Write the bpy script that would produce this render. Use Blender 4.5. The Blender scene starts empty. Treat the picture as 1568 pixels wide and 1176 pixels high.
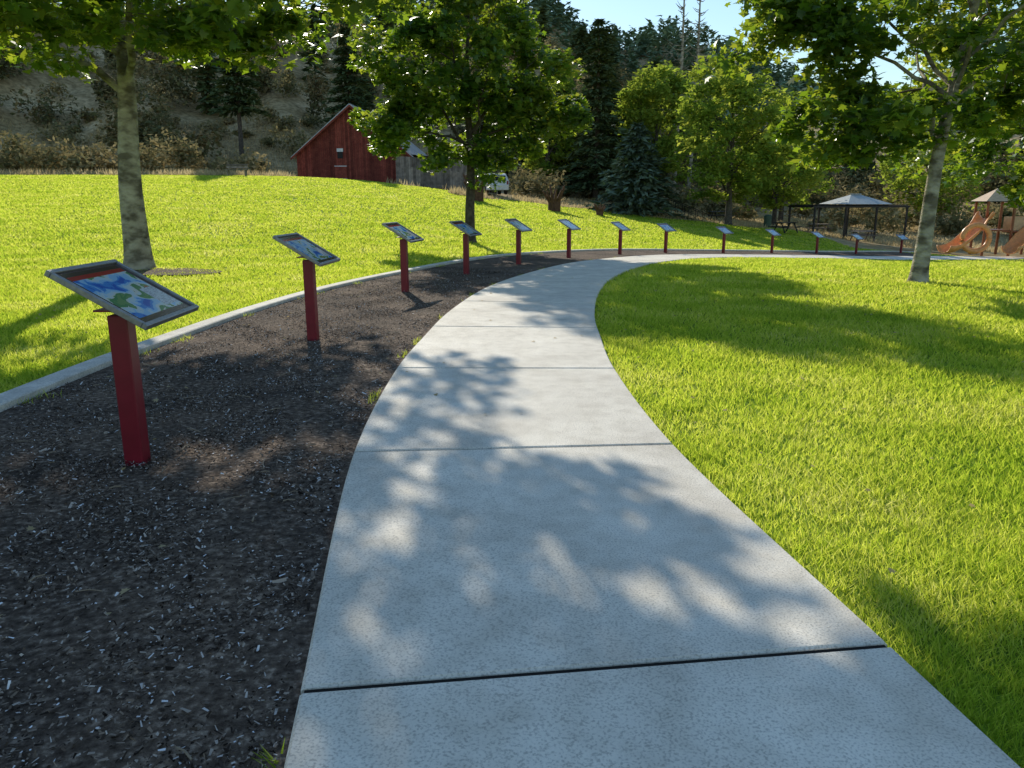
import bpy, math, numpy as np
from mathutils import Vector
R=np.random.default_rng(7)
scene=bpy.context.scene
scene.view_settings.view_transform='Standard'
scene.view_settings.look='None'
scene.view_settings.exposure=0
# ---------------------------------------------------------------- terrain
CP=np.array([(-12,-8,0),(0,-8,0),(12,-8,0),(-10,5,.05),(0,5,0),(10,5,0),(-3,10,0),(3,10,0),(-1,14,0),(10,15,0),
(-8.75,18.2,0),(-1,18,-.1),(2.3,20.5,-.12),(1.8,25,-.23),(4.2,30,-.45),(9.9,36.5,-.85),(13.4,40,-1.1),(17.4,44,-1.4),
(21.5,48.5,-1.7),(28,52,-2.0),(40,55,-2.3),(20,25,-.6),(12,22,-.2),(-1.6,30,0),(-10,30,.75),(-20,30,.9),(-20,20,.1),
(-12,45,1.9),(-30,45,2.1),(-25,62,3.4),(-40,62,3.4),(-12,62,3.0),(-14,75,3.0),(-3,60,1.7),(4.4,60,.8),(11,60,.2),(21,60,-.7),
(31,62,-2.0),(-30,80,3.5),(0,80,2.2),(20,80,0),(40,80,-1.5),(60,60,-2.3),(60,20,-1),(-60,30,1),(-60,60,3.5),(-60,0,0),
(60,-10,0),(0,-30,0),(-50,-30,0),(50,-30,0),(-60,90,3.5),(70,90,-1.5)],float)
def _phi(d2): return 0.5*d2*np.log(d2+1e-9)
n=len(CP); D2=((CP[:,None,:2]-CP[None,:,:2])**2).sum(-1)
A=np.zeros((n+3,n+3)); A[:n,:n]=_phi(D2)+np.eye(n)*3.0
A[:n,n]=1; A[:n,n+1:]=CP[:,:2]; A[n,:n]=1; A[n+1:,:n]=CP[:,:2].T
W=np.linalg.solve(A,np.concatenate([CP[:,2],[0,0,0]]))
def S(t):
    t=np.clip(t,0,1); return t*t*(3-2*t)
def H(x,y):
    x=np.asarray(x,float); y=np.asarray(y,float); sh=x.shape; xf=x.ravel(); yf=y.ravel(); out=np.empty_like(xf)
    for i in range(0,len(xf),100000):
        a=xf[i:i+100000]; b=yf[i:i+100000]
        xc=np.clip(a,-90,90); yc=np.clip(b,-50,110)
        d=(xc[:,None]-CP[None,:,0])**2+(yc[:,None]-CP[None,:,1])**2
        z=_phi(d)@W[:n]+W[n]+W[n+1]*xc+W[n+2]*yc
        w=S((np.hypot(a,b-30)-55)/45); z=z*(1-w)+1.2*w
        foot=84+.25*np.minimum(a,0)
        z+=30*S((b-foot)/90+.04*np.sin(a*.13)+.03*np.sin(a*.31+b*.1))*(1-S((a-0)/60))*(b>40)
        z+=52*np.exp(-((a-62)/110)**2-((b-430)/110)**2)
        z+=42*np.exp(-((a+100)/150)**2-((b-420)/130)**2)
        z+=18*S((b-115)/120)*S((a-30)/60)
        z+=w*(np.sin(a*.07+1)*np.sin(b*.06)*1.2)*S((b-80)/40)
        out[i:i+100000]=z
    return out.reshape(sh)
def h1(x,y): return float(H(np.array([x]),np.array([y]))[0])
# ---------------------------------------------------------------- helpers
def link(o,parent=None):
    scene.collection.objects.link(o)
    if parent: o.parent=parent
    return o
def empty(name,loc=(0,0,0),rz=0):
    e=bpy.data.objects.new(name,None); e.location=loc; e.rotation_euler=(0,0,rz); e.empty_display_size=.2
    scene.collection.objects.link(e); return e
class Buf:
    def __init__(s): s.v=[]; s.f=[]; s.m=[]
    def add(s,v,f,m=0):
        o=len(s.v); s.v.extend([tuple(map(float,p)) for p in v]); s.f.extend([tuple(int(i)+o for i in q) for q in f]); s.m.extend([m]*len(f))
    def box(s,c,size,rz=0,m=0,rx=0):
        x,y,z=[k/2 for k in size]; P=[]
        for a in(-x,x):
            for b in(-y,y):
                for d in(-z,z):
                    bb=b*math.cos(rx)-d*math.sin(rx); dd=b*math.sin(rx)+d*math.cos(rx)
                    P.append((c[0]+a*math.cos(rz)-bb*math.sin(rz),c[1]+a*math.sin(rz)+bb*math.cos(rz),c[2]+dd))
        s.add(P,[(0,1,3,2),(4,6,7,5),(0,4,5,1),(2,3,7,6),(0,2,6,4),(1,5,7,3)],m)
    def tube(s,pts,rads,sides=6,m=0,cap=True):
        pts=np.array(pts,float); N=len(pts)
        if np.isscalar(rads): rads=[rads]*N
        T=np.gradient(pts,axis=0); T/=np.linalg.norm(T,axis=1)[:,None]+1e-9
        ref=np.array([0.,0,1]) if abs(T[:,2]).mean()<.8 else np.array([1.,0,0])
        V=[]
        for i in range(N):
            a=np.cross(T[i],ref); a/=np.linalg.norm(a)+1e-9; b=np.cross(T[i],a)
            for k in range(sides):
                t=2*math.pi*k/sides; V.append(pts[i]+rads[i]*(a*math.cos(t)+b*math.sin(t)))
        F=[(i*sides+k,i*sides+(k+1)%sides,(i+1)*sides+(k+1)%sides,(i+1)*sides+k) for i in range(N-1) for k in range(sides)]
        if cap: F+= [tuple(range(sides)),tuple((N-1)*sides+k for k in range(sides))[::-1]]
        s.add(V,F,m)
    def obj(s,name,mats,parent=None,smooth=False,bevel=0):
        me=bpy.data.meshes.new(name); me.from_pydata(s.v,[],s.f)
        for m in mats: me.materials.append(m)
        me.polygons.foreach_set('material_index',s.m)
        if smooth: me.polygons.foreach_set('use_smooth',[True]*len(s.f))
        me.update(); o=bpy.data.objects.new(name,me); link(o,parent)
        if bevel:
            b=o.modifiers.new('b','BEVEL'); b.width=bevel; b.segments=2; b.limit_method='ANGLE'
        return o
def polymesh(name,V,K,mat,parent=None,smooth=False):
    V=np.ascontiguousarray(V,dtype=np.float32).reshape(-1,3); nv=len(V); nf=nv//K
    me=bpy.data.meshes.new(name); me.vertices.add(nv); me.vertices.foreach_set('co',V.ravel())
    me.loops.add(nv); me.loops.foreach_set('vertex_index',np.arange(nv,dtype=np.int32))
    me.polygons.add(nf); me.polygons.foreach_set('loop_start',np.arange(0,nv,K,dtype=np.int32))
    me.update(calc_edges=True); me.materials.append(mat)
    o=bpy.data.objects.new(name,me); return link(o,parent)
# ---------------------------------------------------------------- materials
def newmat(name):
    m=bpy.data.materials.new(name); m.use_nodes=True; nt=m.node_tree; nt.nodes.clear()
    out=nt.nodes.new('ShaderNodeOutputMaterial'); return m,nt,out
def N(nt,t,**k):
    nd=nt.nodes.new(t)
    for a,b in k.items(): setattr(nd,a,b)
    return nd
def ramp(nt,stops,interp='LINEAR'):
    r=nt.nodes.new('ShaderNodeValToRGB'); cr=r.color_ramp; cr.interpolation=interp
    while len(cr.elements)<len(stops): cr.elements.new(.5)
    for e,(p,c) in zip(cr.elements,stops): e.position=p; e.color=(*c,1)
    return r
def noisemat(name,stops,scale=5,detail=5,rough=.9,bump=0,bscale=None,scale2=None,stops2=None,spec=.3,dist=.02,metal=0,island=0,stretch=None,scale3=None,stops3=None):
    m,nt,out=newmat(name); L=nt.links.new
    p=N(nt,'ShaderNodeBsdfPrincipled'); p.inputs['Roughness'].default_value=rough; p.inputs['Specular IOR Level'].default_value=spec; p.inputs['Metallic'].default_value=metal
    tc=N(nt,'ShaderNodeTexCoord'); co_=tc.outputs['Object']
    if stretch:
        mp=N(nt,'ShaderNodeMapping'); mp.inputs['Scale'].default_value=stretch; L(co_,mp.inputs[0]); co_=mp.outputs[0]
    nz=N(nt,'ShaderNodeTexNoise'); nz.inputs['Scale'].default_value=scale; nz.inputs['Detail'].default_value=detail
    L(co_,nz.inputs['Vector']); r=ramp(nt,stops); L(nz.outputs['Fac'],r.inputs['Fac']); col=r.outputs['Color']
    for sc_,st_ in((scale2,stops2),(scale3,stops3)):
        if not sc_: continue
        n2=N(nt,'ShaderNodeTexNoise'); n2.inputs['Scale'].default_value=sc_; n2.inputs['Detail'].default_value=3
        L(co_,n2.inputs['Vector']); r2=ramp(nt,st_); L(n2.outputs['Fac'],r2.inputs['Fac'])
        mx=N(nt,'ShaderNodeMix',data_type='RGBA',blend_type='MULTIPLY'); mx.inputs['Factor'].default_value=1
        L(col,mx.inputs[6]); L(r2.outputs['Color'],mx.inputs[7]); col=mx.outputs[2]
    if island:
        g=N(nt,'ShaderNodeNewGeometry'); r3=ramp(nt,[(0,(1-island,)*3),(1,(1+island*.3,)*3)]); L(g.outputs['Random Per Island'],r3.inputs['Fac'])
        mx=N(nt,'ShaderNodeMix',data_type='RGBA',blend_type='MULTIPLY'); mx.inputs['Factor'].default_value=1
        L(col,mx.inputs[6]); L(r3.outputs['Color'],mx.inputs[7]); col=mx.outputs[2]
    L(col,p.inputs['Base Color'])
    if bump:
        nb=N(nt,'ShaderNodeTexNoise'); nb.inputs['Scale'].default_value=bscale or scale*4; nb.inputs['Detail'].default_value=4
        L(co_,nb.inputs['Vector']); b=N(nt,'ShaderNodeBump'); b.inputs['Strength'].default_value=bump; b.inputs['Distance'].default_value=dist
        L(nb.outputs['Fac'],b.inputs['Height']); L(b.outputs['Normal'],p.inputs['Normal'])
    L(p.outputs[0],out.inputs[0]); return m
def leafmat(name,stops,tstops,trans=.45,clump=.5,rough=.5,spec=.25,detail=2):
    m,nt,out=newmat(name); L=nt.links.new
    g=N(nt,'ShaderNodeNewGeometry'); tc=N(nt,'ShaderNodeTexCoord'); nz=N(nt,'ShaderNodeTexNoise'); nz.inputs['Scale'].default_value=clump; nz.inputs['Detail'].default_value=detail
    L(tc.outputs['Object'],nz.inputs['Vector'])
    a=N(nt,'ShaderNodeMath',operation='MULTIPLY_ADD'); a.inputs[1].default_value=.55; L(g.outputs['Random Per Island'],a.inputs[0])
    b=N(nt,'ShaderNodeMath',operation='MULTIPLY_ADD'); b.inputs[1].default_value=1.2; b.inputs[2].default_value=-.35; L(nz.outputs['Fac'],b.inputs[0]); L(b.outputs[0],a.inputs[2])
    r=ramp(nt,stops); L(a.outputs[0],r.inputs['Fac'])
    if spec>0:
        p=N(nt,'ShaderNodeBsdfPrincipled'); p.inputs['Roughness'].default_value=rough; p.inputs['Specular IOR Level'].default_value=spec; L(r.outputs[0],p.inputs['Base Color'])
    else:
        p=N(nt,'ShaderNodeBsdfDiffuse'); L(r.outputs[0],p.inputs['Color'])
    if trans>0:
        r2=ramp(nt,tstops); L(a.outputs[0],r2.inputs['Fac'])
        t=N(nt,'ShaderNodeBsdfTranslucent'); L(r2.outputs[0],t.inputs['Color'])
        mx=N(nt,'ShaderNodeMixShader'); mx.inputs[0].default_value=trans; L(p.outputs[0],mx.inputs[1]); L(t.outputs[0],mx.inputs[2]); L(mx.outputs[0],out.inputs[0])
    else: L(p.outputs[0],out.inputs[0])
    return m
def plain(name,c,rough=.6,metal=0,var=.15):
    return noisemat(name,[(.3,tuple(k*(1-var) for k in c)),(.7,tuple(k*(1+var) for k in c))],scale=6,detail=3,rough=rough,metal=metal)
M_grass=leafmat('grass_blades',[(0,(.06,.12,.016)),(.35,(.16,.26,.026)),(.7,(.36,.42,.06)),(1,(.56,.49,.21))],[(0,(.36,.56,.035)),(.35,(.66,.82,.06)),(.7,(.93,.96,.12)),(1,(.98,.94,.33))],trans=.55,clump=.8,spec=0,detail=6)
M_lawn=noisemat('lawn_turf',[(.25,(.10,.18,.016)),(.5,(.21,.32,.03)),(.75,(.40,.44,.06))],scale=1.3,detail=6,rough=1,bump=.8,bscale=60,scale2=30,stops2=[(.3,(.6,.6,.6)),(.7,(1.2,1.2,1.1))],spec=.1)
M_ground=noisemat('dry_ground',[(.25,(.19,.15,.07)),(.45,(.44,.34,.18)),(.7,(.72,.58,.35))],scale=.12,detail=6,rough=1,bump=.6,bscale=2,scale2=1.7,stops2=[(.3,(.5,.48,.42)),(.7,(1.2,1.15,1.1))],spec=.05)
M_conc=noisemat('broomed_concrete',[(.3,(.72,.655,.54)),(.7,(.93,.86,.72))],scale=1.6,detail=8,rough=.8,bump=.6,bscale=160,scale2=110,stops2=[(.34,(.66,.65,.64)),(.5,(1.0,1.0,1.0)),(.7,(1.04,1.04,1.04))],scale3=7,stops3=[(.3,(.87,.86,.84)),(.6,(1.02,1.02,1.02))],spec=.3,dist=.006,island=.10)
M_curb=noisemat('curb_concrete',[(.3,(.58,.54,.46)),(.7,(.80,.75,.64))],scale=5,rough=.85,bump=.4,bscale=90,scale2=60,stops2=[(.3,(.7,.7,.7)),(.6,(1.05,1.05,1.05))],dist=.006,island=.12)
M_joint=plain('joint_dirt',(.02,.017,.013),1)
M_mulch=noisemat('bark_mulch',[(.3,(.055,.040,.031)),(.55,(.17,.13,.10)),(.75,(.46,.37,.29))],scale=30,detail=7,rough=.95,bump=1,bscale=48,scale2=1.3,stops2=[(.3,(.6,.6,.6)),(.7,(1.3,1.22,1.12))],dist=.035,spec=.1)
def chipmat():
    m,nt,out=newmat('mulch_chips'); L=nt.links.new; g=N(nt,'ShaderNodeNewGeometry')
    r=ramp(nt,[(0,(.02,.015,.012)),(.4,(.095,.072,.056)),(.8,(.29,.225,.17)),(.93,(.52,.45,.38)),(1,(.85,.85,.85))]); L(g.outputs['Random Per Island'],r.inputs[0])
    p=N(nt,'ShaderNodeBsdfDiffuse'); L(r.outputs[0],p.inputs['Color']); L(p.outputs[0],out.inputs[0]); return m
M_chip=chipmat()
M_red=noisemat('red_powder_coat',[(.3,(.18,.005,.016)),(.7,(.23,.008,.022))],scale=8,rough=.35,spec=.5)
M_alu=noisemat('brushed_metal_frame',[(.3,(.22,.22,.21)),(.7,(.34,.34,.33))],scale=40,rough=.4,metal=.7)
M_bark=noisemat('pale_bark',[(.25,(.12,.10,.07)),(.42,(.34,.30,.23)),(.75,(.52,.47,.37))],scale=3,detail=8,rough=.95,bump=1,bscale=9,dist=.05,scale2=2.2,stops2=[(.38,(.42,.40,.36)),(.55,(1.1,1.1,1.05))],stretch=(1.2,1.2,2.2))
M_bark2=noisemat('dark_bark',[(.3,(.05,.04,.03)),(.7,(.14,.115,.09))],scale=7,rough=.95,bump=.8,bscale=20,dist=.04)
M_leaf=leafmat('maple_leaves',[(0,(.025,.058,.017)),(.5,(.044,.098,.022)),(1,(.10,.145,.025))],[(0,(.18,.37,.015)),(.5,(.42,.62,.03)),(1,(.88,.87,.08))],trans=.38,clump=.45,spec=.4,rough=.4)
M_leaf2=leafmat('elm_leaves',[(0,(.09,.15,.035)),(.5,(.16,.23,.04)),(1,(.25,.30,.06))],[(0,(.32,.50,.05)),(.5,(.54,.68,.07)),(1,(.82,.82,.12))],trans=.38,clump=.3,spec=0)
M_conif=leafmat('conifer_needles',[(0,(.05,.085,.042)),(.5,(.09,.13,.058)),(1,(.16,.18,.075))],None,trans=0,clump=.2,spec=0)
M_confar=leafmat('hazed_hill_needles',[(0,(.12,.19,.13)),(.5,(.17,.25,.15)),(1,(.24,.31,.18))],None,trans=0,clump=.02,spec=0)  # distance haze painted in: lighter base colour for the far hill's conifers
M_brush=leafmat('brush_leaves',[(0,(.10,.12,.055)),(.45,(.21,.195,.085)),(.75,(.40,.31,.15)),(1,(.54,.44,.26))],[(0,(.18,.17,.07)),(1,(.5,.4,.2))],trans=.25,clump=.09,spec=0)
M_thick=leafmat('thicket_leaves',[(0,(.075,.09,.045)),(.5,(.14,.14,.065)),(.8,(.26,.195,.10)),(1,(.34,.27,.15))],None,trans=0,clump=.12,spec=0)
M_dry=leafmat('dry_grass',[(0,(.28,.22,.11)),(1,(.62,.50,.29))],[(0,(.45,.34,.15)),(1,(.85,.70,.4))],trans=.4,clump=.3,spec=0)
# ---------------------------------------------------------------- path centreline
ctrl=np.array([(2.6,-9),(1.75,-5),(1.0,-1.5),(.60,.5),(.338,2.35),(.03,4.75),(-.06,7.1),(.0,8.9),(.13,10.9),(.52,13.8),(1.2,17),(2.35,20.5),(3.9,24.1),(6.15,28.8),(8.3,31.5),(11.55,34.9),(15.05,38.4),(19.1,42.4),(23.5,46.6),(29,50),(37,53),(50,55)],float)
def catmull(P,k=24):
    out=[]
    for i in range(1,len(P)-2):
        p0,p1,p2,p3=P[i-1:i+3]
        for t in np.linspace(0,1,k,endpoint=False):
            out.append(.5*((2*p1)+(-p0+p2)*t+(2*p0-5*p1+4*p2-p3)*t*t+(-p0+3*p1-3*p2+p3)*t**3))
    return np.array(out)
CL=catmull(ctrl)
seg=np.hypot(*np.diff(CL,axis=0).T); SL=np.concatenate([[0],np.cumsum(seg)])
def cl(s,off=0.0):
    s=np.atleast_1d(np.asarray(s,float)); x=np.interp(s,SL,CL[:,0]); y=np.interp(s,SL,CL[:,1])
    e=.6; tx=np.interp(s+e,SL,CL[:,0])-np.interp(s-e,SL,CL[:,0]); ty=np.interp(s+e,SL,CL[:,1])-np.interp(s-e,SL,CL[:,1])
    l=np.hypot(tx,ty); tx/=l; ty/=l
    return x+ty*off, y-tx*off, tx, ty
s_ref=SL[np.argmin(np.hypot(CL[:,0]-.338,CL[:,1]-2.35))]
S0=1.0; S1=SL[-1]-1.0
HW=1.04
def strip(buf,ss,prof,m=0,caps=False):
    K=len(prof); cols=[]
    for o,dz in prof:
        oo=o(ss) if callable(o) else o
        x,y,_,_=cl(ss,oo); cols.append(np.stack([x,y,H(x,y)+dz],1))
    V=np.stack(cols,1).reshape(-1,3); F=[]
    for i in range(len(ss)-1):
        for k in range(K-1): F.append((i*K+k,i*K+k+1,(i+1)*K+k+1,(i+1)*K+k))
    if caps: F+=[tuple(range(K))[::-1],tuple((len(ss)-1)*K+k for k in range(K))]
    buf.add(V,F,m)
b=Buf(); s=s_ref-2.42*2-2.42; slabs=[]
while s<S1-3:
    gp=.013
    slabs.append((s+gp,s+2.42-gp)); s+=2.42
for a,c in slabs:
    ss=np.concatenate([[a,a+.01],np.linspace(a+.2,c-.2,8),[c-.01,c]])
    offs=[-HW,-HW+.0001,-HW+.012]+list(np.linspace(-HW+.2,HW-.2,6))+[HW-.012,HW-.0001,HW]
    K=len(offs); rows=[]
    for i,si in enumerate(ss):
        for k,o in enumerate(offs):
            dz=.035
            if k in(1,K-2): dz=.022
            if k in(0,K-1): dz=-.06
            if i in(0,len(ss)-1) and k not in(0,K-1): dz=min(dz,.027)
            rows.append((si,o,dz))
    rows=[(a,o,-.06) for o in offs]+rows+[(c,o,-.06) for o in offs]
    rr=np.array(rows); x,y,_,_=cl(rr[:,0],rr[:,1]); V=np.stack([x,y,H(x,y)+rr[:,2]],1)
    nr=len(rows)//K; F=[(i*K+k,i*K+k+1,(i+1)*K+k+1,(i+1)*K+k) for i in range(nr-1) for k in range(K-1)]
    b.add(V,F)
pth=b.obj('concrete_path',[M_conc])
b=Buf()
for a,c in slabs: strip(b,np.array([c-.004,c+.013,c+.030]),[(-HW+.012,.022),(-.5,.022),(0,.022),(.5,.022),(HW-.012,.022)])
b.obj('joint_fill',[M_joint],pth)
def curb_off(s): 
    x,y,_,_=cl(s); return -3.88+.55*S((y-22)/12)
S_c1=s_ref+58
b=Buf()
s=S0
while s<S_c1:
    ss=np.linspace(s+.006,s+2.9,8)
    strip(b,ss,[(lambda q:curb_off(q)-.24,-.08),(lambda q:curb_off(q)-.24,.035),(lambda q:curb_off(q)-.22,.05),(lambda q:curb_off(q)-.015,.055),(lambda q:curb_off(q),.045),(lambda q:curb_off(q),-.08)],caps=True); s+=2.908
b.obj('concrete_curb',[M_curb])
ss=np.arange(S0,S_c1,.25); b=Buf()
fr=np.linspace(0,1,9)
strip(b,ss,[((lambda q,f=f:(curb_off(q)+.01)*(1-f)+(-HW-.002)*f), .0+.012*math.sin(f*9)) for f in fr])
bed=b.obj('mulch_bed',[M_mulch],smooth=True)
ssx=np.arange(S0,S1-.5,.5)
co=np.where(ssx<S_c1,curb_off(ssx)-.25,-HW-.01); ax,ay,_,_=cl(ssx,co); rx_,ry_,_,_=cl(ssx,HW+.005)
POLY=np.concatenate([np.stack([ax,ay],1),np.stack([rx_,ry_],1)[::-1]])
def inside(x,y):
    r=np.zeros(len(x),bool); P=POLY
    for i in range(len(P)):
        x1,y1=P[i]; x2,y2=P[(i+1)%len(P)]
        if y1==y2: continue
        c=((y1>y)!=(y2>y))&(x<(x2-x1)*(y-y1)/(y2-y1)+x1); r^=c
    return r
def lawn_edge(x): return 62.5+1.3*np.sin(x*.31)+.8*np.sin(x*.9+1)-np.where(x>0,S(x/25)*2,0)+np.where((x<-5)&(x>-18),4,0)
def is_lawn(x,y): return (y<lawn_edge(x))&(y>-35)&(np.abs(x)<85)&~((x>23)&(y>52.5+.0*x))
# ---------------------------------------------------------------- ground sheets
def axis(lo,hi,step,far,g=1.14):
    a=list(np.arange(lo,hi+step,step)); st=step; v=a[-1]
    while v<far: st=min(st*g,60 if v>600 else 9); v+=st; a.append(v)
    st=step; v=a[0]
    while v>-far: st=min(st*g,60 if v<-600 else 9); v-=st; a.insert(0,v)
    return np.array(a)
gx=axis(-30,36,.8,2500); gy=axis(-4,68,.8,2500)
GX,GY=np.meshgrid(gx,gy,indexing='ij'); GZ=H(GX,GY)
nx,ny=GX.shape; idx=np.arange(nx*ny).reshape(nx,ny)
F=np.stack([idx[:-1,:-1],idx[1:,:-1],idx[1:,1:],idx[:-1,1:]],-1).reshape(-1,4)
cx=((GX[:-1,:-1]+GX[1:,1:])/2).ravel(); cy=((GY[:-1,:-1]+GY[1:,1:])/2).ravel()
def sheet(name,V,F,mat):
    used,inv=np.unique(F,return_inverse=True); V=V[used]; F=inv.reshape(F.shape)
    me=bpy.data.meshes.new(name); me.from_pydata(V.tolist(),[],F.tolist()); me.materials.append(mat); me.polygons.foreach_set('use_smooth',[True]*len(F)); me.update()
    return link(bpy.data.objects.new(name,me))
V=np.stack([GX,GY,GZ-.07],-1).reshape(-1,3); sheet('ground',V,F,M_ground)
V2=V.copy(); V2[:,2]+=.045; lawn=sheet('lawn',V2,F[is_lawn(cx,cy)],M_lawn)
NB=800000
a_,b_=1.0,66.
Yb=(a_**.4+R.random(NB)*(b_**.4-a_**.4))**2.5; Xb=(R.random(NB)*2-1)*(.76*Yb+.8)
k=is_lawn(Xb,Yb)&~inside(Xb,Yb); Xb=Xb[k]; Yb=Yb[k]; Zb=H(Xb,Yb)-.03; m_=len(Xb)
dst=np.hypot(Xb,Yb); ang=R.random(m_)*2*np.pi; w=.0030*np.maximum(1,dst/3)**.95*(.7+.6*R.random(m_)); hh=(.024+.028*R.random(m_))*(1+.5*S(dst/30)); 
patch=np.sin(Xb*3.1+2*np.sin(Yb*1.7))*np.sin(Yb*3.3+2*np.sin(Xb*1.3))+.5*np.sin(Xb*9+Yb*4)*np.sin(Yb*11-Xb*3); hh*=1+.28*patch
lean=R.normal(0,.85,(m_,2))*hh[:,None]
P0=np.stack([Xb-np.cos(ang)*w,Yb-np.sin(ang)*w,Zb],1); P1=np.stack([Xb+np.cos(ang)*w,Yb+np.sin(ang)*w,Zb],1)
P2=np.stack([Xb+lean[:,0],Yb+lean[:,1],Zb+hh+.02],1)
polymesh('grass_blades',np.stack([P0,P1,P2],1),3,M_grass,lawn)
def rotm(n_,tilt):
    a=R.random(n_)*2*np.pi; t=R.normal(0,tilt,n_); u=R.random(n_)*2*np.pi
    ca,sa,ct,st,cu,su=np.cos(a),np.sin(a),np.cos(t),np.sin(t),np.cos(u),np.sin(u)
    Rz=np.zeros((n_,3,3)); Rz[:,0,0]=ca;Rz[:,0,1]=-sa;Rz[:,1,0]=sa;Rz[:,1,1]=ca;Rz[:,2,2]=1
    Rx=np.zeros((n_,3,3)); Rx[:,0,0]=1;Rx[:,1,1]=ct;Rx[:,1,2]=-st;Rx[:,2,1]=st;Rx[:,2,2]=ct
    Ru=np.zeros((n_,3,3)); Ru[:,0,0]=cu;Ru[:,0,1]=-su;Ru[:,1,0]=su;Ru[:,1,1]=cu;Ru[:,2,2]=1
    return Rz@Rx@Ru
def scatter(P,size,T,tilt):
    Rm=rotm(len(P),tilt); 
    if size.ndim==1: size=np.repeat(size[:,None],3,1)
    return P[:,None,:]+np.einsum('nij,nkj->nki',Rm,T[None]*size[:,None,:])
NC=260000
sc=s_ref-2.4+ (R.random(NC)**1.7)*19; f=R.random(NC); oc=(curb_off(sc)+.03)*(1-f)+(-HW-.03)*f
x,y,_,_=cl(sc,oc)
dens=.55+.3*np.sin(x*5.1+1.7*np.sin(y*3.3))+.3*np.sin(y*4.3+1.9*np.sin(x*4.1))+.2*np.sin(x*13+y*11)
k=R.random(NC)<np.clip(dens,.15,1); x=x[k]; y=y[k]; NC=len(x)
z=H(x,y)+.004+R.random(NC)*.018
q=np.array([(-1,-1,0),(1,-.6,0),(.9,.7,.3),(-1,1,0)],float)
big=R.random(NC)<.03
sz=np.stack([(.003+.012*R.random(NC)**2.2)*np.where(big,2.0,1),(.002+.0038*R.random(NC))*np.where(big,1.7,1),.003*np.ones(NC)],1)
polymesh('mulch_chips',scatter(np.stack([x,y,z],1),sz,q,.55),4,M_chip,bed)
b=Buf()
for i in range(60):
    s_=s_ref-1+R.random()*9; o=-1.2-R.random()*2.4; x,y,_,_=cl(s_,o); x=x[0];y=y[0]; a=R.random()*6.28; l=.04+.16*R.random()**2; z=h1(x,y)+.02
    b.tube([(x,y,z),(x+l*.5*math.cos(a+.08),y+l*.5*math.sin(a+.08),z+.006),(x+l*math.cos(a),y+l*math.sin(a),z)],.002+.0025*R.random(),5)
b.obj('twigs',[plain('twig_wood',(.28,.22,.15),.8)],bed)
nW=5000; sw=s_ref-2+R.random(nW)**1.3*26; side=R.random(nW)<.5; cent=np.sin(sw*2.9)+np.sin(sw*7.3+1)+.6*np.sin(sw*1.1)
kk=cent>1.1; sw=sw[kk]; side=side[kk]; nW=len(sw); ow=np.where(side,curb_off(sw)+.02+np.abs(R.normal(0,.06,nW)),-HW-.02-np.abs(R.normal(0,.025,nW)))
x,y,_,_=cl(sw,ow); z=H(x,y); a=R.random(nW)*6.28; hh=.02+.05*R.random(nW); w=.004; l=R.normal(0,.03,(nW,2))
polymesh('edge_weeds',np.stack([np.stack([x-np.cos(a)*w,y-np.sin(a)*w,z],1),np.stack([x+np.cos(a)*w,y+np.sin(a)*w,z],1),np.stack([x+l[:,0],y+l[:,1],z+hh],1)],1),3,M_grass,bed)
# ---------------------------------------------------------------- leaves / trees
STAR=np.array([(0,-.75,0),(.35,-.5,-.08),(1.0,-.15,-.25),(.5,.1,-.1),(.75,.75,-.2),(.25,.5,0),(0,1.15,0),(-.25,.5,0),(-.75,.75,-.2),(-.5,.1,-.1),(-1.0,-.15,-.25),(-.35,-.5,-.08)])
DIA=np.array([(0,-1,0),(.55,-.1,-.12),(.1,1,.05),(-.55,.1,-.12)],float)
nF=420; x=-7+R.random(nF)*14; y=2+R.random(nF)*16; ins=inside(x,y); z=H(x,y)+np.where(ins,.045,.035)
xo=np.abs(x-np.interp(y,CL[:,1][:200],CL[:,0][:200])); kk=~((xo<1.1)&(R.random(nF)<.85))
polymesh('fallen_leaves',scatter(np.stack([x,y,z],1)[kk],.014+.014*R.random(kk.sum()),STAR,.35),12,M_dry)
def ell_tips(M,c,rad,g,lump=.22,inner=.35):
    out=[]; ph=g.random(6)*6.28
    while len(out)<M:
        d=g.normal(size=3); d/=np.linalg.norm(d); th=math.atan2(d[1],d[0])
        L=1+lump*(math.sin(3*th+ph[0]+2*d[2])*.5+math.sin(5*th+ph[1]-3*d[2])*.35+math.sin(7*d[2]+ph[2])*.35)
        r=(inner+(1-inner)*g.random()**.55)*L
        p=np.array(c)+d*r*np.array(rad); out.append(p)
    return np.array(out)
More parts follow.
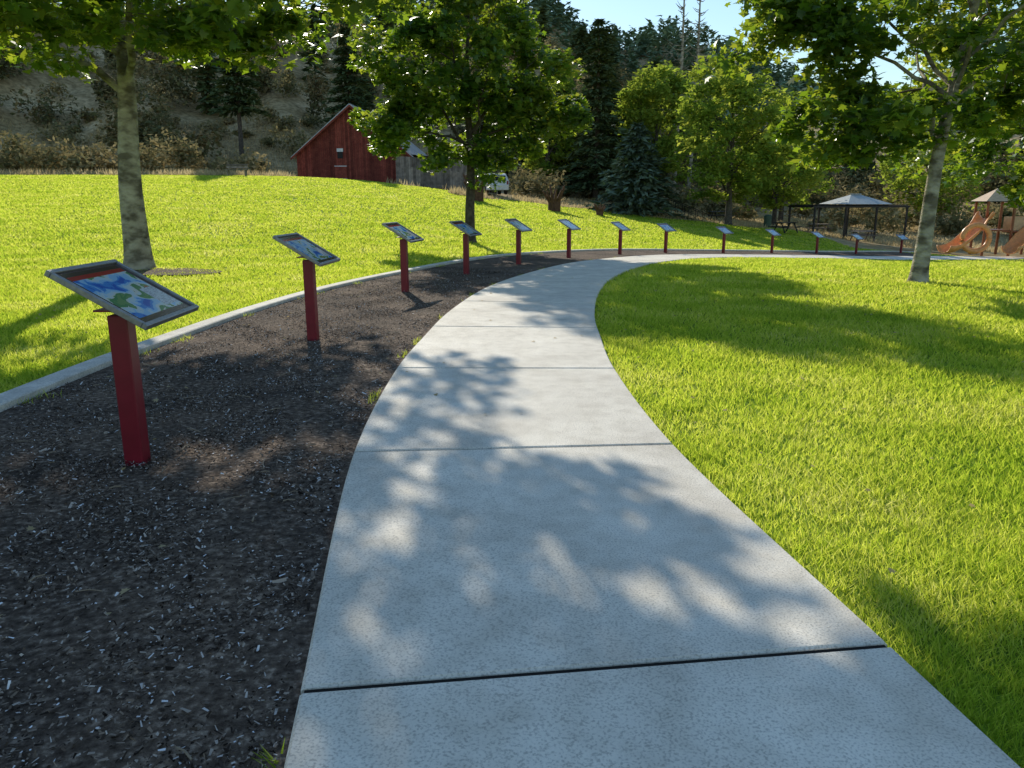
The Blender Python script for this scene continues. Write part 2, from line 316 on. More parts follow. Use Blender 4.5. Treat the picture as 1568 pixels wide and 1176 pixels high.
def tree(name,base,tr,th,c,rad,tips=180,leaves=200,ls=.085,seed=1,mat=None,bark=None,sig=.5,lean=(0,0),T=None,flare=1.35,nl=11,lump=.25,top=.55,extra=None,flat=.6,follow=.8,shapepow=1.6):
    g=np.random.default_rng(seed); e=empty(name); bz=h1(*base)-.05; b=Buf()
    c=np.array([c[0],c[1],c[2]+bz]); topz=c[2]+rad[2]*top
    P=[];Rr=[]
    for t in np.concatenate([[0,.015,.04,.08],np.linspace(.14,1,12)]):
        z=bz+(topz-bz)*t; cxm=base[0]+(c[0]-base[0])*t**shapepow*follow+lean[0]*t; cym=base[1]+(c[1]-base[1])*t**shapepow*follow+lean[1]*t
        wob=.05*math.sin(t*9+seed)*min(1,t*4)
        P.append((cxm+wob,cym+wob*.5,z)); fl=1+(flare-1)*math.exp(-t/.02)+.12*math.exp(-t/.08); Rr.append(tr*fl*(1-.86*t**1.25))
    P=np.array(P); b.tube(P,Rr,14); LP=[];
    hs=(bz+th-bz)/(topz-bz)
    for i in range(nl):
        t=hs+(1-hs)*(i/nl)**1.1*.92
        tt=(P[:,2]-bz)/(topz-bz); st=np.array([np.interp(t,tt,P[:,0]),np.interp(t,tt,P[:,1]),bz+(topz-bz)*t])
        az=i*2.4+seed; up=-.35+1.15*(i/nl); d=np.array([math.cos(az)*math.cos(up),math.sin(az)*math.cos(up),math.sin(up)])
        en=c+d*np.array(rad)*.8; mid=(st+en)/2+np.array([0,0,.15*np.linalg.norm(en-st)])
        q=[st*(1-u)**2+2*mid*u*(1-u)+en*u*u+ (g.normal(0,.06,3) if 0<u<1 else 0) for u in np.linspace(0,1,9)]
        r0=np.interp(t,tt,Rr)*.5; b.tube(q,[r0*(1-.85*u) for u in np.linspace(0,1,9)],7); LP+= [(p,r0*(1-.85*u)) for p,u in zip(q,np.linspace(0,1,9))][1:]
    if extra is not None:
        for k_,cc,rr in extra:
            en=np.array(cc)+np.array([0,0,bz]); st=np.array([np.interp(hs+.12,tt,P[:,0]),np.interp(hs+.12,tt,P[:,1]),bz+(topz-bz)*(hs+.12)])
            mid=(st+en)/2+np.array([0,0,.1*np.linalg.norm(en-st)]); r0=tr*.32
            q=[st*(1-u)**2+2*mid*u*(1-u)+en*u*u+(g.normal(0,.05,3) if 0<u<1 else 0) for u in np.linspace(0,1,9)]
            b.tube(q,[r0*(1-.85*u) for u in np.linspace(0,1,9)],7); LP+=[(p,r0*(1-.85*u)) for p,u in zip(q,np.linspace(0,1,9))][2:]
    LPp=np.array([p for p,_ in LP]); LPr=np.array([r for _,r in LP])
    TP=ell_tips(tips,c,rad,g,lump)
    if extra is not None: TP=np.concatenate([TP]+[ell_tips(k_,np.array(cc)+np.array([0,0,bz]),rr,g,.2,0) for k_,cc,rr in extra])
    TP=TP[TP[:,2]>bz+th*.62]
    C=[]
    for tp in TP:
        j=np.argmin(np.linalg.norm(LPp-tp,axis=1)+.4*np.maximum(0,LPp[:,2]-tp[2])); st=LPp[j]; L=np.linalg.norm(tp-st)
        mid=(st+tp)/2+np.array([0,0,.15*L])+g.normal(0,.08*L,3); r0=min(LPr[j]*.7,.012+.012*L)
        q=[st*(1-u)**2+2*mid*u*(1-u)+tp*u*u for u in np.linspace(0,1,5)]
        b.tube(q,[max(r0*(1-.8*u),.004) for u in np.linspace(0,1,5)],5,cap=False)
        C.append(tp); 
        if L>1.0: C.append(q[3])
    C=np.array(C); cnt=leaves*len(TP); ids=g.integers(0,len(C),cnt); sg=sig*(.5+.8*g.random(len(C)))
    off=g.normal(size=(cnt,3)); off/=np.linalg.norm(off,axis=1)[:,None]; off*=(g.random(cnt)**.5)[:,None]*1.4
    off[:,2]*=flat; Lp=C[ids]+off*sg[ids][:,None]; Lp[:,2]-=.12*(off[:,0]**2+off[:,1]**2)*sg[ids]
    V=scatter(Lp,ls*(.65+.6*g.random(cnt)),STAR if T is None else T,.75)
    b.obj('trunk_and_limbs',[bark or M_bark2],e,smooth=True); polymesh('foliage',V,V.shape[1],mat or M_leaf,e)
    return e
tree('maple_tree',(-8.75,18.2),.29,3.9,(-9.0,17.2,6.9),(5.7,4.4,2.5),tips=135,leaves=100,ls=.125,seed=3,bark=M_bark,nl=13,sig=.46,follow=.05,lean=(.25,0),extra=[(16,(-3.9,13.4,5.3),(2.3,1.4,.7)),(5,(-2.1,12.8,5.1),(1.0,.9,.4)),(17,(-5.9,15.6,4.75),(2.1,1.4,.55)),(12,(-10.2,15.0,4.7),(2.6,1.5,.5))])
tree('maple_tree',(-1.6,30),.19,2.6,(-1.6,30,6.6),(3.4,3.3,3.9),tips=175,leaves=130,ls=.13,seed=5,sig=.52,extra=[(20,(-4.4,29.5,4.1),(1.5,1.7,.9)),(16,(1.5,29.5,4.5),(1.4,1.5,1.1))])
tree('maple_tree',(8.15,15.5),.15,2.6,(9.6,16.4,6.0),(3.7,3.9,3.4),tips=130,leaves=125,ls=.11,seed=8,sig=.46,bark=M_bark,extra=[(22,(6.0,17,5.0),(2.2,2,1.1)),(20,(6.9,15.8,3.2),(1.8,1.8,1.0))])
tree('maple_tree',(17.5,25),.17,2.2,(16.8,25,5.6),(4.4,4.0,3.8),tips=110,leaves=110,ls=.13,seed=11,sig=.55)
tree('elm_tree',(16.5,60),.25,2.0,(16.2,60,6.8),(4.0,4.0,5.6),tips=150,leaves=110,ls=.19,seed=21,T=DIA,mat=M_leaf2,sig=.75)
tree('cottonwood_tree',(15.0,84),.3,3,(15.0,84,8.5),(4.2,4.2,6.2),tips=120,leaves=100,ls=.25,seed=22,T=DIA,mat=M_leaf2,sig=.9)
tree('elm_tree',(22,66),.2,2.0,(22,66,4.5),(3.4,3.4,3.2),tips=80,leaves=80,ls=.19,seed=23,T=DIA,mat=M_leaf2,sig=.7)
tree('elm_tree',(28,82),.25,2.0,(28,82,5.5),(4.6,4.6,4.4),tips=100,leaves=80,ls=.22,seed=24,T=DIA,mat=M_leaf2,sig=.8)
tree('elm_tree',(42,80),.25,2.0,(42,80,5),(5,4,4.0),tips=90,leaves=80,ls=.22,seed=25,T=DIA,mat=M_leaf2,sig=.9)
tree('cottonwood_tree',(4,88),.3,3,(4,88,8),(4.0,4.0,6.0),tips=90,leaves=90,ls=.25,seed=26,T=DIA,mat=M_leaf2,sig=.9)
def conifer_sprays(x,y,z,h,r,n_,g,size=.35,low=.08):
    t=low+(1-low)*g.random(n_)**1.15; a=g.random(n_)*6.283; lay=np.round(t*16)/16; t=np.clip(.5*t+.5*lay,low,1)
    br=1+.35*np.sin(a*3+t*21)+.2*np.sin(a*5-t*33); Rr=r*(1-t)**.75*br+.12; f=g.random(n_)**.5
    rad=Rr*f; P=np.stack([x+np.cos(a)*rad,y+np.sin(a)*rad,z+t*h-.28*rad],1)
    d=np.stack([np.cos(a+g.normal(0,.5,n_)),np.sin(a+g.normal(0,.5,n_)),-.15+g.normal(0,.3,n_)],1)
    L=(size*(.6+.8*g.random(n_)))[:,None]; w=np.cross(d,np.array([0,0,1.])+g.normal(0,.4,(n_,3))); w/=np.linalg.norm(w,axis=1)[:,None]; w*=L*.3
    return np.stack([P-d*L*.5,P+w,P+d*L,P-w],1)
def pine(name,x,y,h,r,n_=7000,size=.46,seed=0,low=.1,mat=None):
    g=np.random.default_rng(seed); e=empty(name); z=h1(x,y); b=Buf(); b.tube([(x,y,z-.2),(x+.05,y,z+h*.5),(x,y,z+h*.98)],[h*.018,h*.011,.03],9)
    for i in range(60):
        t=low+(.95-low)*g.random(); a=g.random()*6.28; l=r*(1-t)**.75*.9; b.tube([(x,y,z+t*h),(x+l*math.cos(a),y+l*math.sin(a),z+t*h-.25*l)],[.04,.012],4,cap=False)
    b.obj('trunk_and_limbs',[M_bark2],e); polymesh('needles',conifer_sprays(x,y,z,h,r,n_,g,size,low),4,mat or M_conif,e)
pine('pine_tree',8.4,80,17,3.0,seed=1,n_=8000)
pine('pine_tree',13.4,90,12,3.0,seed=2)
pine('pine_tree',5.8,92,15,3.2,seed=3)
pine('pine_tree',10.9,90,13,3.0,seed=14)
pine('blue_spruce_tree',9.8,63,6.8,3.3,seed=4,size=.42,n_=7000,low=.04,mat=leafmat('spruce_needles',[(0,(.09,.13,.085)),(1,(.20,.26,.18))],None,trans=0,clump=.4,spec=0))
pine('pine_tree',-31,92,16,3.2,seed=7,low=.35)
pine('pine_tree',-20,100,17,3.4,seed=17,low=.3)
def snag(x,y,h,seed):
    g=np.random.default_rng(seed); b=Buf(); z=h1(x,y); b.tube([(x,y,z-.3),(x+.3,y,z+h*.6),(x+.2,y,z+h)],[.28,.18,.04],7)
    for i in range(90):
        t=.3+.68*g.random(); a=g.random()*6.28; l=2.8*(1.15-t)*(.5+g.random()); p=np.array([x+.25,y,z+t*h]); d=np.array([math.cos(a),math.sin(a),.15])
        b.tube([p,p+d*l*.5,p+d*l+np.array([0,0,.3*l])],[.06,.045,.02],4,cap=False)
    b.obj('dead_tree',[M_bark])
snag(19.5,96,25,1); snag(22,99,26,2)
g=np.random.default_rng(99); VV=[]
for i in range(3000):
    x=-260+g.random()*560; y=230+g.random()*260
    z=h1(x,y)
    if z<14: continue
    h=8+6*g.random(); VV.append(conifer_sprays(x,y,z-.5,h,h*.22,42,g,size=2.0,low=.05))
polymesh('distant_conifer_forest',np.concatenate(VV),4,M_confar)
VV=[]
for i in range(125):
    if i<55: x=-120+g.random()*120; y=105+g.random()*85; h=5+8*g.random()
    else: x=0+g.random()*95; y=100+g.random()*70; h=5+5*g.random()
    VV.append(conifer_sprays(x,y,h1(x,y)-.3,h,h*.2,420,g,size=.85,low=.12))
polymesh('hillside_conifers',np.concatenate(VV),4,M_conif)
def bush(x,y,r,h,n_,g,ls):
    z=h1(x,y); k=6; cs=np.stack([g.normal(0,r*.4,k),g.normal(0,r*.4,k),h*(.3+.5*g.random(k))],1); i=g.integers(0,k,n_)
    o=g.normal(size=(n_,3)); o/=np.linalg.norm(o,axis=1)[:,None]; o*=(g.random(n_)**.5)[:,None]*np.array([r*.55,r*.55,h*.42])
    P=cs[i]+o; P[:,2]=np.abs(P[:,2]); P+=np.array([x,y,z-.1]); return scatter(P,ls*(.6+.8*g.random(n_)),DIA,1.2)
VV=[]
for i in range(760):
    x=-95+g.random()*150; y=67+g.random()**1.3*105
    if -22<x<1 and 60<y<92: continue
    if x>0 and y<72: continue
    r=.9+2.2*g.random()**1.5; VV.append(bush(x,y,r,r*(.7+.7*g.random()),330,g,.22))
for i in range(5):
    VV.append(bush(-44+i*3.6+g.random(),68+3*g.random(),1.8+g.random(),2.4+1.8*g.random(),900,g,.2))
for i in range(80):
    x=30+g.random()*70; y=92+g.random()*70; r=1.5+2.5*g.random(); VV.append(bush(x,y,r,r,350,g,.25))
polymesh('hillside_brush',np.concatenate(VV),4,M_brush)
VV=[]
for i in range(40):
    x=-85+g.random()*85; y=84+g.random()*55
    if -22<x<1 and y<94: continue
    VV.append(bush(x,y,2.0+1.8*g.random(),2.5+4.5*g.random(),800,g,.28))
for i in range(24):
    x=2+g.random()*60; y=90+g.random()*30; VV.append(bush(x,y,2.5+2*g.random(),3+3.5*g.random(),800,g,.3))
polymesh('hillside_thicket',np.concatenate(VV),4,M_thick)
nD=120000; x=-75+R.random(nD)*130; y=lawn_edge(x)+.0+R.random(nD)**1.4*45; z=H(x,y)-.1; a=R.random(nD)*6.28; hh=.25+.45*R.random(nD); hh*=1-.6*(R.random(nD)<.4)
hh*=np.where(x>-2,.55,1)
w=.03+.05*R.random(nD); l=R.normal(0,.15,(nD,2))
kk=~((x>-22)&(x<0)&(y>66)&(y<85)); 
tri=np.stack([np.stack([x-np.cos(a)*w,y-np.sin(a)*w,z],1),np.stack([x+np.cos(a)*w,y+np.sin(a)*w,z],1),np.stack([x+l[:,0],y+l[:,1],z+hh],1)],1)[kk]
polymesh('dry_grass',tri,3,M_dry)
# ---------------------------------------------------------------- interpretive signs
def postermat():
    m,nt,out=newmat('printed_map_panel'); L=nt.links.new; tc=N(nt,'ShaderNodeTexCoord'); sp=N(nt,'ShaderNodeSeparateXYZ'); L(tc.outputs['UV'],sp.inputs[0])
    oi=N(nt,'ShaderNodeObjectInfo'); va=N(nt,'ShaderNodeVectorMath',operation='ADD'); L(tc.outputs['UV'],va.inputs[0])
    cmb=N(nt,'ShaderNodeCombineXYZ'); mm=N(nt,'ShaderNodeMath',operation='MULTIPLY'); mm.inputs[1].default_value=17; L(oi.outputs['Random'],mm.inputs[0]); L(mm.outputs[0],cmb.inputs[0]); L(cmb.outputs[0],va.inputs[1])
    nz=N(nt,'ShaderNodeTexNoise'); nz.inputs['Scale'].default_value=3.6; nz.inputs['Detail'].default_value=7; nz.inputs['Distortion'].default_value=.8; L(va.outputs[0],nz.inputs[0])
    r=ramp(nt,[(0,(.02,.10,.42)),(.36,(.05,.22,.55)),(.41,(.28,.48,.66)),(.48,(.48,.58,.60)),(.54,(.6,.58,.48)),(.57,(.08,.22,.08)),(.63,(.16,.28,.10)),(.70,(.4,.12,.06))],'CONSTANT'); L(nz.outputs['Fac'],r.inputs[0])
    br=N(nt,'ShaderNodeTexBrick'); br.inputs['Scale'].default_value=14; br.inputs['Color1'].default_value=(.08,.08,.1,1); br.inputs['Color2'].default_value=(.55,.58,.6,1); br.inputs['Mortar'].default_value=(.6,.62,.64,1); br.inputs['Mortar Size'].default_value=.04; br.inputs['Row Height'].default_value=.22; br.inputs['Brick Width'].default_value=.35; L(tc.outputs['UV'],br.inputs[0])
    def cmpn(sock,op,v):
        q=N(nt,'ShaderNodeMath',operation=op); L(sock,q.inputs[0]); q.inputs[1].default_value=v; return q.outputs[0]
    def mul(a,b_,op='MULTIPLY'):
        q=N(nt,'ShaderNodeMath',operation=op); L(a,q.inputs[0]); L(b_,q.inputs[1]); return q.outputs[0]
    def mix(f,a,b_):
        q=N(nt,'ShaderNodeMix',data_type='RGBA'); L(f,q.inputs[0])
        (L(a,q.inputs[6]) if not isinstance(a,tuple) else setattr(q.inputs[6],'default_value',(*a,1)))
        (L(b_,q.inputs[7]) if not isinstance(b_,tuple) else setattr(q.inputs[7],'default_value',(*b_,1))); return q.outputs[2]
    u,v=sp.outputs[0],sp.outputs[1]
    txt=mul(cmpn(u,'GREATER_THAN',.68),mul(cmpn(v,'GREATER_THAN',.15),cmpn(v,'LESS_THAN',.5)))
    col=mix(txt,r.outputs[0],br.outputs[0])
    col=mix(cmpn(v,'GREATER_THAN',.84),col,(.36,.02,.02))
    edge=mul(mul(cmpn(u,'LESS_THAN',.06),cmpn(u,'GREATER_THAN',.94),'MAXIMUM'),mul(cmpn(v,'LESS_THAN',.09),cmpn(v,'GREATER_THAN',.91),'MAXIMUM'),'MAXIMUM')
    col=mix(edge,col,(.06,.03,.028))
    p=N(nt,'ShaderNodeBsdfPrincipled'); L(col,p.inputs['Base Color']); p.inputs['Roughness'].default_value=.16; p.inputs['Specular IOR Level'].default_value=.4
    L(p.outputs[0],out.inputs[0]); return m
M_post=postermat()
signs=[(-2.33,4.55),(-2.33,8.9),(-1.92,13.85),(-1.06,18.0),(.18,21.3),(1.83,25.1),(4.1,29.6),(6.5,33.0),(9.9,36.5),(13.4,40.2),(17.2,44.0),(21.2,48.0),(25.6,51.3)]
for i,(x,y) in enumerate(signs):
    j=np.argmin(np.hypot(CL[:,0]-x,CL[:,1]-y)); _,_,tx,ty=cl(SL[j]); ang=math.atan2(ty[0],tx[0])-math.pi/2
    if i==0: ang-=.05
    e=empty('interpretive_sign',(x,y,h1(x,y)),ang)
    b=Buf(); b.box((0,0,.44),(.115,.115,.96)); b.obj('post',[M_red],e,bevel=.008)
    b=Buf(); b.box((0,0,.955),(.2,.24,.01)); b.obj('mounting_plate',[M_red],e)
    pe=bpy.data.objects.new('panel_tilt',None); link(pe,e); pe.location=(.03 if i==0 else 0,.07 if i==0 else .0,1.04); pe.rotation_euler=(0,math.radians(31),0)
    Wd,Ln=.60,.80
    b=Buf(); t=.03
    b.box((0,0,-.006),(Wd-.01,Ln-.01,.018)); b.box((0,0,-.05),(.16,.2,.07))
    for sx in(-1,1): b.box((sx*(Wd/2-t/2),0,.004),(t,Ln,.034))
    for sy in(-1,1): b.box((0,sy*(Ln/2-t/2),.004),(Wd-2*t-.002,t,.034))
    b.obj('frame',[M_alu],pe,bevel=.004)
    a,c=Wd/2-t-.002,Ln/2-t-.002
    me=bpy.data.meshes.new('poster'); me.from_pydata([(-a,-c,.008),(a,-c,.008),(a,c,.008),(-a,c,.008)],[],[(0,1,2,3)]); uv=me.uv_layers.new(name='uv')
    for l,cv in enumerate([(0,1),(0,0),(1,0),(1,1)]): uv.data[l].uv=cv
    me.materials.append(M_post); link(bpy.data.objects.new('poster',me),pe)
# ---------------------------------------------------------------- barn
M_barn=noisemat('weathered_red_boards',[(.3,(.21,.040,.028)),(.7,(.35,.085,.056))],scale=2,rough=.9,island=.45,scale2=9,stops2=[(.3,(.6,.6,.6)),(.7,(1.1,1.1,1.1))])
M_wood=noisemat('grey_weathered_wood',[(.3,(.18,.145,.11)),(.7,(.38,.31,.25))],scale=3,rough=.95,island=.5)
M_roof=noisemat('galvanised_roof',[(.3,(.35,.34,.33)),(.7,(.5,.49,.47))],scale=1,rough=.45,metal=.3)
M_dark=plain('dark_opening',(.01,.01,.012),.5); M_white=plain('white_paint',(.7,.7,.68),.5); M_black=plain('black_metal',(.02,.02,.022),.45)
bx,by=-15.1,76; bz=h1(bx,by)-.1; e=empty('red_barn',(bx,by,bz),math.radians(-3))
hw,dp,ev,pk=5.4,15,2.8,7.2
b=Buf()
def boards(x0,x1,top,y,mi,facing='y',w=.2):
    xx=x0; k=0
    while xx<x1-.01:
        x2=min(xx+w-.012,x1); o=.012*(k%2)+.01*R.random(); lo=.05*R.random()
        if facing=='y': P=[(xx,y-o,lo),(x2,y-o,lo),(x2,y-o,top(x2)),(xx,y-o,top(xx)),(xx,y+.03,lo),(x2,y+.03,lo),(x2,y+.03,top(x2)),(xx,y+.03,top(xx))]
        else: P=[(y+o,xx,lo),(y+o,x2,lo),(y+o,x2,top(x2)),(y+o,xx,top(xx)),(y-.03,xx,lo),(y-.03,x2,lo),(y-.03,x2,top(x2)),(y-.03,xx,top(xx))]
        b.add(P,[(0,1,2,3),(7,6,5,4),(0,4,5,1),(1,5,6,2),(2,6,7,3),(3,7,4,0)],mi); xx+=w; k+=1
gt=lambda x:ev+(pk-ev)*(1-abs(x)/hw)-.05
boards(-hw,0,gt,0,0); boards(0,hw,gt,0,0)
boards(0.05,dp,lambda x:ev,-hw-.0,0,'x'); boards(0.05,dp,lambda x:ev,hw,0,'x')
boards(-hw,0,gt,dp,0); boards(0,hw,gt,dp,0)
b.obj('board_walls',[M_barn],e)
b=Buf()
for sx in(-1,1):
    ox,oz=hw+.45,ev-.45*(pk-ev)/hw
    P=[(0,-.45,pk+.06),(0,dp+.4,pk+.06),(sx*ox,dp+.4,oz+.06),(sx*ox,-.45,oz+.06)]; P+=[(p[0],p[1],p[2]-.08) for p in P]
    b.add(P,[(0,1,2,3),(7,6,5,4),(0,4,5,1),(1,5,6,2),(2,6,7,3),(3,7,4,0)],0)
    for i in range(26):
        y=-.4+i*.6; b.add([(sx*.05,y,pk+.03),(sx*.05,y+.05,pk+.03),(sx*ox,y+.05,oz+.07),(sx*ox,y,oz+.07),(sx*.05,y+.025,pk+.1),(sx*ox,y+.025,oz+.11)],[(0,4,5,3),(4,1,2,5)],0)
b.obj('metal_roof',[M_roof],e)
b=Buf()
for sx in(-1,1):
    P=[(sx*.0,-.47,pk+.0),(sx*(hw+.45),-.47,ev-.37-.0),(sx*(hw+.45),-.47,ev-.57),(0,-.47,pk-.22)]; P+=[(p[0],-.43,p[2]) for p in P]
    b.add(P,[(0,1,2,3),(7,6,5,4),(0,4,5,1),(1,5,6,2),(2,6,7,3),(3,7,4,0)],0)
b.obj('bargeboards',[M_barn],e)
b=Buf(); b.box((-1.2,-.05,2.7),(.5,.05,.6),m=1); b.box((-1.2,-.06,3.15),(.6,.06,.3),m=0); b.box((-1.2,-.05,1.1),(1.1,.05,1.1),m=2)
b.box((-1.2,-.07,1.69),(1.2,.03,.07),m=0); b.box((-1.2,-.07,.51),(1.2,.03,.07),m=0)
b.obj('door_and_window',[M_white,M_dark,M_barn],e)
b=Buf(); boards(hw-1.2,hw+6.2,lambda x:2.5-(x-hw)*.08,-.6,0); boards(-.6,10,lambda y:2.0,hw+6.2,0,'x')
b.add([(hw,-.2,2.75),(hw,11,2.95),(hw+6.5,11,2.15),(hw+6.5,-.9,2.15)],[(0,1,2,3)],1)
b.obj('lean_to',[M_wood,M_roof],e)
b=Buf()
for i in range(38):
    x=-9.6+i*.22; y=71.5-.02*i; z=h1(x,y); b.box((x,y,z+.75+.1*R.random()),(.19,.03,1.6),rz=R.normal(0,.04))
b.box((-5.6,71.5,h1(-6,71.5)+.4),(8,.06,.1)); b.box((-5.6,71.5,h1(-6,71.5)+1.1),(8,.06,.1)); b.obj('wooden_fence',[M_wood])
# ---------------------------------------------------------------- SUV
x,y=-1.65,68.5; e=empty('parked_suv',(x,y,h1(x,y)),math.radians(12))
b=Buf(); prof=[(-2.3,.35),(-2.35,.75),(-2.25,1.0),(-2.0,1.62),(-1.7,1.7),(.2,1.68),(.95,1.1),(2.1,.98),(2.3,.75),(2.3,.35)]
P=[(.92 if z<1.05 else .78,yy,z) for yy,z in prof]; P+=[(-p[0],p[1],p[2]) for p in P]; k=len(prof)
b.add(P,[tuple(range(k)),tuple(range(2*k-1,k-1,-1))]+[(i,i+k,(i+1)%k+k,(i+1)%k) for i in range(k)]); b.obj('body',[M_white],e,bevel=.05)
b=Buf(); b.box((0,-2.17,1.33),(1.35,.03,.42),rx=-.38)
for sx in(-1,1):
    for y0 in(-1.3,-.35): b.box((sx*.845,y0,1.36),(.03,.8,.38))
b.obj('windows',[M_dark],e)
b=Buf()
for sx in(-1,1):
    for yy in(-1.4,1.4): b.tube([(sx*.75,yy,.36),(sx*.95,yy,.36)],.36,18)
b.obj('wheels',[M_black],e,smooth=False)
b=Buf()
for sx in(-1,1): b.box((sx*.82,-2.33,.95),(.14,.04,.3))
b.obj('tail_lights',[M_red],e)
# ---------------------------------------------------------------- stumps
def stump(px,py,h,r):
    g=np.random.default_rng(int(px*10+500)); b=Buf(); z=h1(px,py)
    for i in range(13):
        a=i/13*6.283; hh=h*(.7+.35*g.random()); f=1.9+.5*g.random()
        b.tube([(px+r*.5*math.cos(a),py+r*.5*math.sin(a),z-.1),(px+r*.55*math.cos(a),py+r*.55*math.sin(a),z+hh*.45),(px+r*f*.6*math.cos(a),py+r*f*.6*math.sin(a),z+hh)],[r*.27,r*.22,r*.07],6)
    b.tube([(px,py,z-.1),(px,py,z+h*.5)],[r*.6,r*.5],8); b.obj('tree_stump',[plain('rotten_stump_wood',(.14,.07,.04),.95,var=.4)])
stump(3.05,57,1.75,.62); stump(-2.6,57,1.9,.75); stump(6.4,57.5,.8,.35)
# ---------------------------------------------------------------- picnic shelter
x,y=27.2,64; z=h1(x,y); e=empty('picnic_shelter',(x,y,z),math.radians(8))
b=Buf()
for sx in(-3.9,-1.3,1.3,3.9):
    for sy in(-2,2): b.box((sx,sy,1.2),(.12,.12,2.4))
for sy in(-2,2): b.box((0,sy,2.47),(8.2,.1,.14))
for sx in(-3.9,3.9): b.box((sx,0,2.47),(.1,3.88,.14))
for i in range(15): b.box((-3.8+i*.54,0,2.58),(.05,4.4,.06))
b.obj('posts_and_beams',[M_black],e)
b=Buf(); a,c=1.9,2.2; P=[(-a+.6,-c,2.66),(a+.6,-c,2.66),(a+.6,c,2.66),(-a+.6,c,2.66),(-.4+.6,0,3.4),(.4+.6,0,3.4)]
b.add(P,[(0,1,5,4),(2,3,4,5),(1,2,5),(3,0,4),(0,3,2,1)]); b.box((.6,0,3.44),(.9,.2,.08)); b.obj('hip_roof',[plain('grey_metal_roof',(.40,.43,.42),.5)],e)
def ptable(name,px,py,rz,mat):
    z=h1(px,py); e=empty(name,(px,py,z),rz); b=Buf()
    for k in range(4): b.box((0,-.3+.2*k,.75),(1.8,.18,.045))
    for sy in(-.68,.68): b.box((0,sy,.45),(1.8,.26,.045))
    for k in(-.65,.65):
        b.box((k,0,.41),(.07,1.5,.06)); b.box((k,0,.70),(.07,.7,.06))
        for q_ in(-1,1): b.box((k+.071,q_*.36,.37),(.06,.07,.82),rx=q_*.5)
    b.obj('table_and_seats',[mat],e)
for px,py,rz in((24.8,63.6,.1),(28.9,64.4,-.1),(20.0,57.5,.5),(26.8,60.0,.2),(16.8,63.5,.3)): ptable('picnic_table',px,py,rz,M_wood if px>20 else M_black)
# ---------------------------------------------------------------- playground
M_or=plain('orange_plastic',(.85,.36,.12),.35); M_tan=plain('tan_plastic',(.6,.42,.24),.4); M_brn=plain('brown_steel',(.24,.09,.04),.4)
x,y=33.2,54.5; z=h1(x,y); e=empty('playground_slide_set',(x,y,z),math.radians(-6)); e.scale=(1.15,1.15,1.15)
def chute(b,p0,p1,h,w=.55,curve=0):
    p0=np.array(p0,float); p1=np.array(p1,float); d=(p1-p0)[:2]; L=np.linalg.norm(d); d/=L; nn=np.array([-d[1],d[0]]); rows=[]; K=9
    for t in np.linspace(0,1,14):
        zz=h*(1-S(np.array(t*1.05)))*1.0+.25+.12*math.sin(t*12)*(1-t); c_=p0[:2]+d*L*t+nn*curve*math.sin(t*3.14)
        for k in range(K):
            a=math.pi*(k/(K-1)); o=math.cos(a)*w*.5; up=(1-math.sin(a))*.42
            rows.append((c_[0]+nn[0]*o,c_[1]+nn[1]*o,zz+up))
    b.add(rows,[(i*K+k,i*K+k+1,(i+1)*K+k+1,(i+1)*K+k) for i in range(13) for k in range(K-1)],0)
b=Buf(); chute(b,(-.5,-.5),(-3.2,-1.6),1.9,1.0,.4); chute(b,(3,-.8),(.2,-2.2),1.7,1.0,-.3); chute(b,(5.5,-.5),(7.5,-3),1.6,.8,.3)
o=b.obj('slides',[M_or],e,smooth=True); sm=o.modifiers.new('s','SOLIDIFY'); sm.thickness=.05
b=Buf()
for sx in(-.6,.9,2.4,3.9,5.4,6.9):
    for sy in(-.7,.8): b.box((sx,sy,1.6),(.13,.13,3.2))
b.obj('posts',[M_brn],e,bevel=.02)
b=Buf()
for sx,zz in((.15,1.5),(3.15,1.3),(6.15,1.5)): b.box((sx,.05,zz),(1.36,1.36,.1))
for sx,zz in((1.65,1.4),(4.65,1.4)): b.box((sx,.05,zz),(1.4,.9,.08))
for i in range(5): b.box((4.65,-1.3+.22*i-.2,.2+.25*i),(.9,.24,.06))
b.obj('decks_and_steps',[M_brn],e)
b=Buf()
for sx in(.15,6.15):
    b.add([(sx-1,-.95,3.2),(sx+1,-.95,3.2),(sx+1,1.05,3.2),(sx-1,1.05,3.2),(sx,.05,3.95)],[(0,1,4),(1,2,4),(2,3,4),(3,0,4),(3,2,1,0)])
for sx in(1.65,4.65):
    for sy in(-.42,.5): b.box((sx,sy,1.9),(1.36,.05,.8))
b.obj('roofs_and_panels',[M_tan],e)
b=Buf()
b.tube([(-1.6+.75*math.cos(t),-1.9,1.1+.0+.75*math.sin(t)) for t in np.linspace(0,6.283,25)],.16,8); b.obj('climbing_ring',[M_or],e,smooth=True)
x,y=10.9,66; z=h1(x,y); e=empty('portable_restroom',(x,y,z),.2)
b=Buf(); b.box((0,0,1.1),(1.1,1.1,2.2)); b.box((0,0,2.24),(1.2,1.2,.1)); b.obj('shell',[plain('grey_panel',(.35,.37,.4),.5)],e,bevel=.03)
b=Buf(); b.box((-.02,-.56,1.05),(.7,.03,1.85)); b.obj('door',[M_white],e)
b=Buf()
for k in range(2):
    pts=[(11.6+i*.55,64+k*1.6,h1(11.6+i*.55,64)+1.75-i*.17) for i in range(9)]; b.tube(pts,.03,6); b.tube([(p[0],p[1],p[2]-.45) for p in pts],.025,6)
    for p in pts: b.tube([(p[0],p[1],h1(p[0],p[1])-.1),p],.025,6)
b.obj('metal_handrail',[M_black])
x,y=-20.8,60.3; z=h1(x,y); e=empty('park_bench',(x,y,z),.1); b=Buf()
for k in range(3): b.box((0,-.2+.16*k,.45),(1.6,.13,.05))
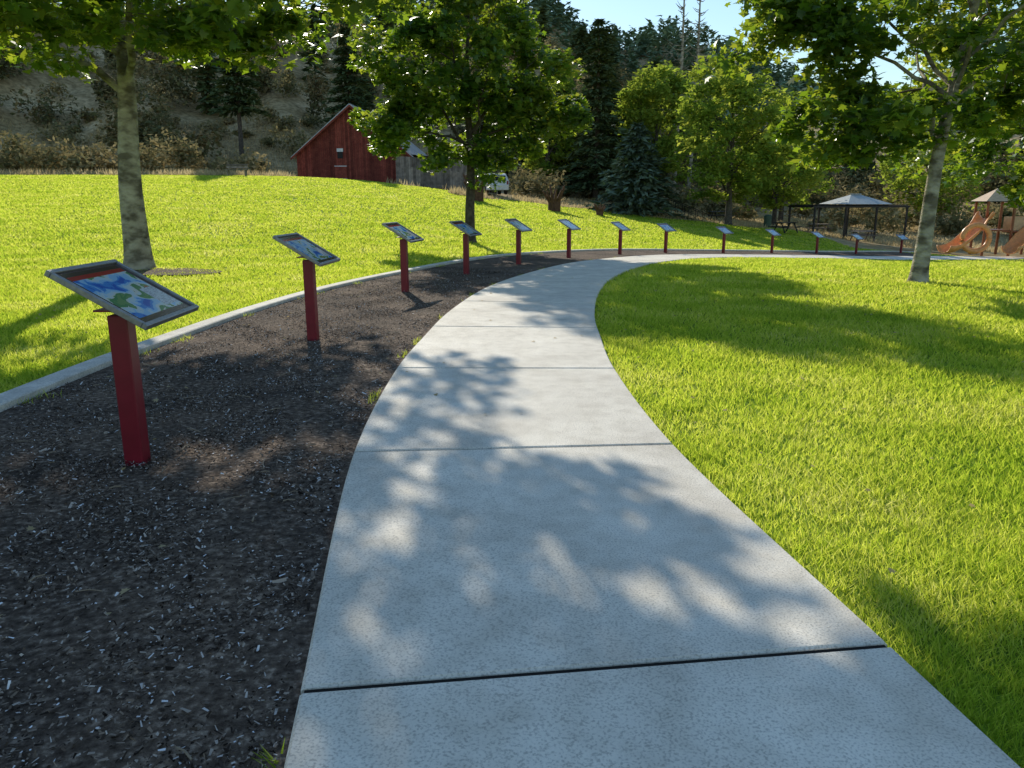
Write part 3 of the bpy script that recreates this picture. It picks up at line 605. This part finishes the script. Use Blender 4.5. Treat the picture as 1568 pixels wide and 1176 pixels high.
for k in range(2): b.box((0,.28,.65+.18*k),(1.6,.04,.13))
for sx in(-.65,.65): b.box((sx,.0,.22),(.07,.5,.44)); b.box((sx,.32,.5),(.07,.05,.75))
b.obj('slats',[M_wood],e)
b=Buf(); b.tube([(20,61.5,h1(20,61.5)-.05),(20,61.5,h1(20,61.5)+.85),(20,61.5,h1(20,61.5)+.95)],[.28,.3,.2],14); b.obj('trash_can',[plain('green_can',(.05,.09,.06),.5)])
g=np.random.default_rng(5); b=Buf(); K=26
cxr,cyr=-7.9,17.6; V=[(cxr,cyr,h1(cxr,cyr)+.04)]
for i in range(K):
    a=i/K*6.283; r=1.0+.15*g.random(); x=cxr+1.15*r*math.cos(a); y=cyr+.75*r*math.sin(a); V.append((x,y,h1(x,y)+.02))
b.add(V,[(0,i+1,(i+1)%K+1) for i in range(K)]); b.obj('mulch_patch',[M_mulch])
# ---------------------------------------------------------------- light, sky, camera
EL=math.radians(25); AZ=math.radians(-15)
sv=Vector((math.sin(AZ)*math.cos(EL),math.cos(AZ)*math.cos(EL),math.sin(EL)))
sl=bpy.data.lights.new('sun','SUN'); sl.energy=5; sl.angle=math.radians(.5); sl.color=(1,.93,.80)
so=bpy.data.objects.new('sun',sl); so.rotation_euler=sv.to_track_quat('Z','Y').to_euler(); so.location=(0,0,50); link(so)
w=bpy.data.worlds.new('World'); scene.world=w; w.use_nodes=True; nt=w.node_tree; bg=nt.nodes['Background']
sk=nt.nodes.new('ShaderNodeTexSky'); sk.sky_type='NISHITA'; sk.sun_disc=False; sk.sun_elevation=EL; sk.sun_rotation=AZ%(2*math.pi); sk.air_density=1.4; sk.dust_density=0.15; sk.ozone_density=4.0
nt.links.new(sk.outputs[0],bg.inputs[0]); bg.inputs[1].default_value=.15
cam=bpy.data.cameras.new('camera'); cam.sensor_width=36; cam.lens=27.05; cam.clip_end=6000; cam.clip_start=.05
co=bpy.data.objects.new('camera',cam); co.location=(0,0,1.6); co.rotation_euler=(math.radians(76.5),0,0); link(co); scene.camera=co
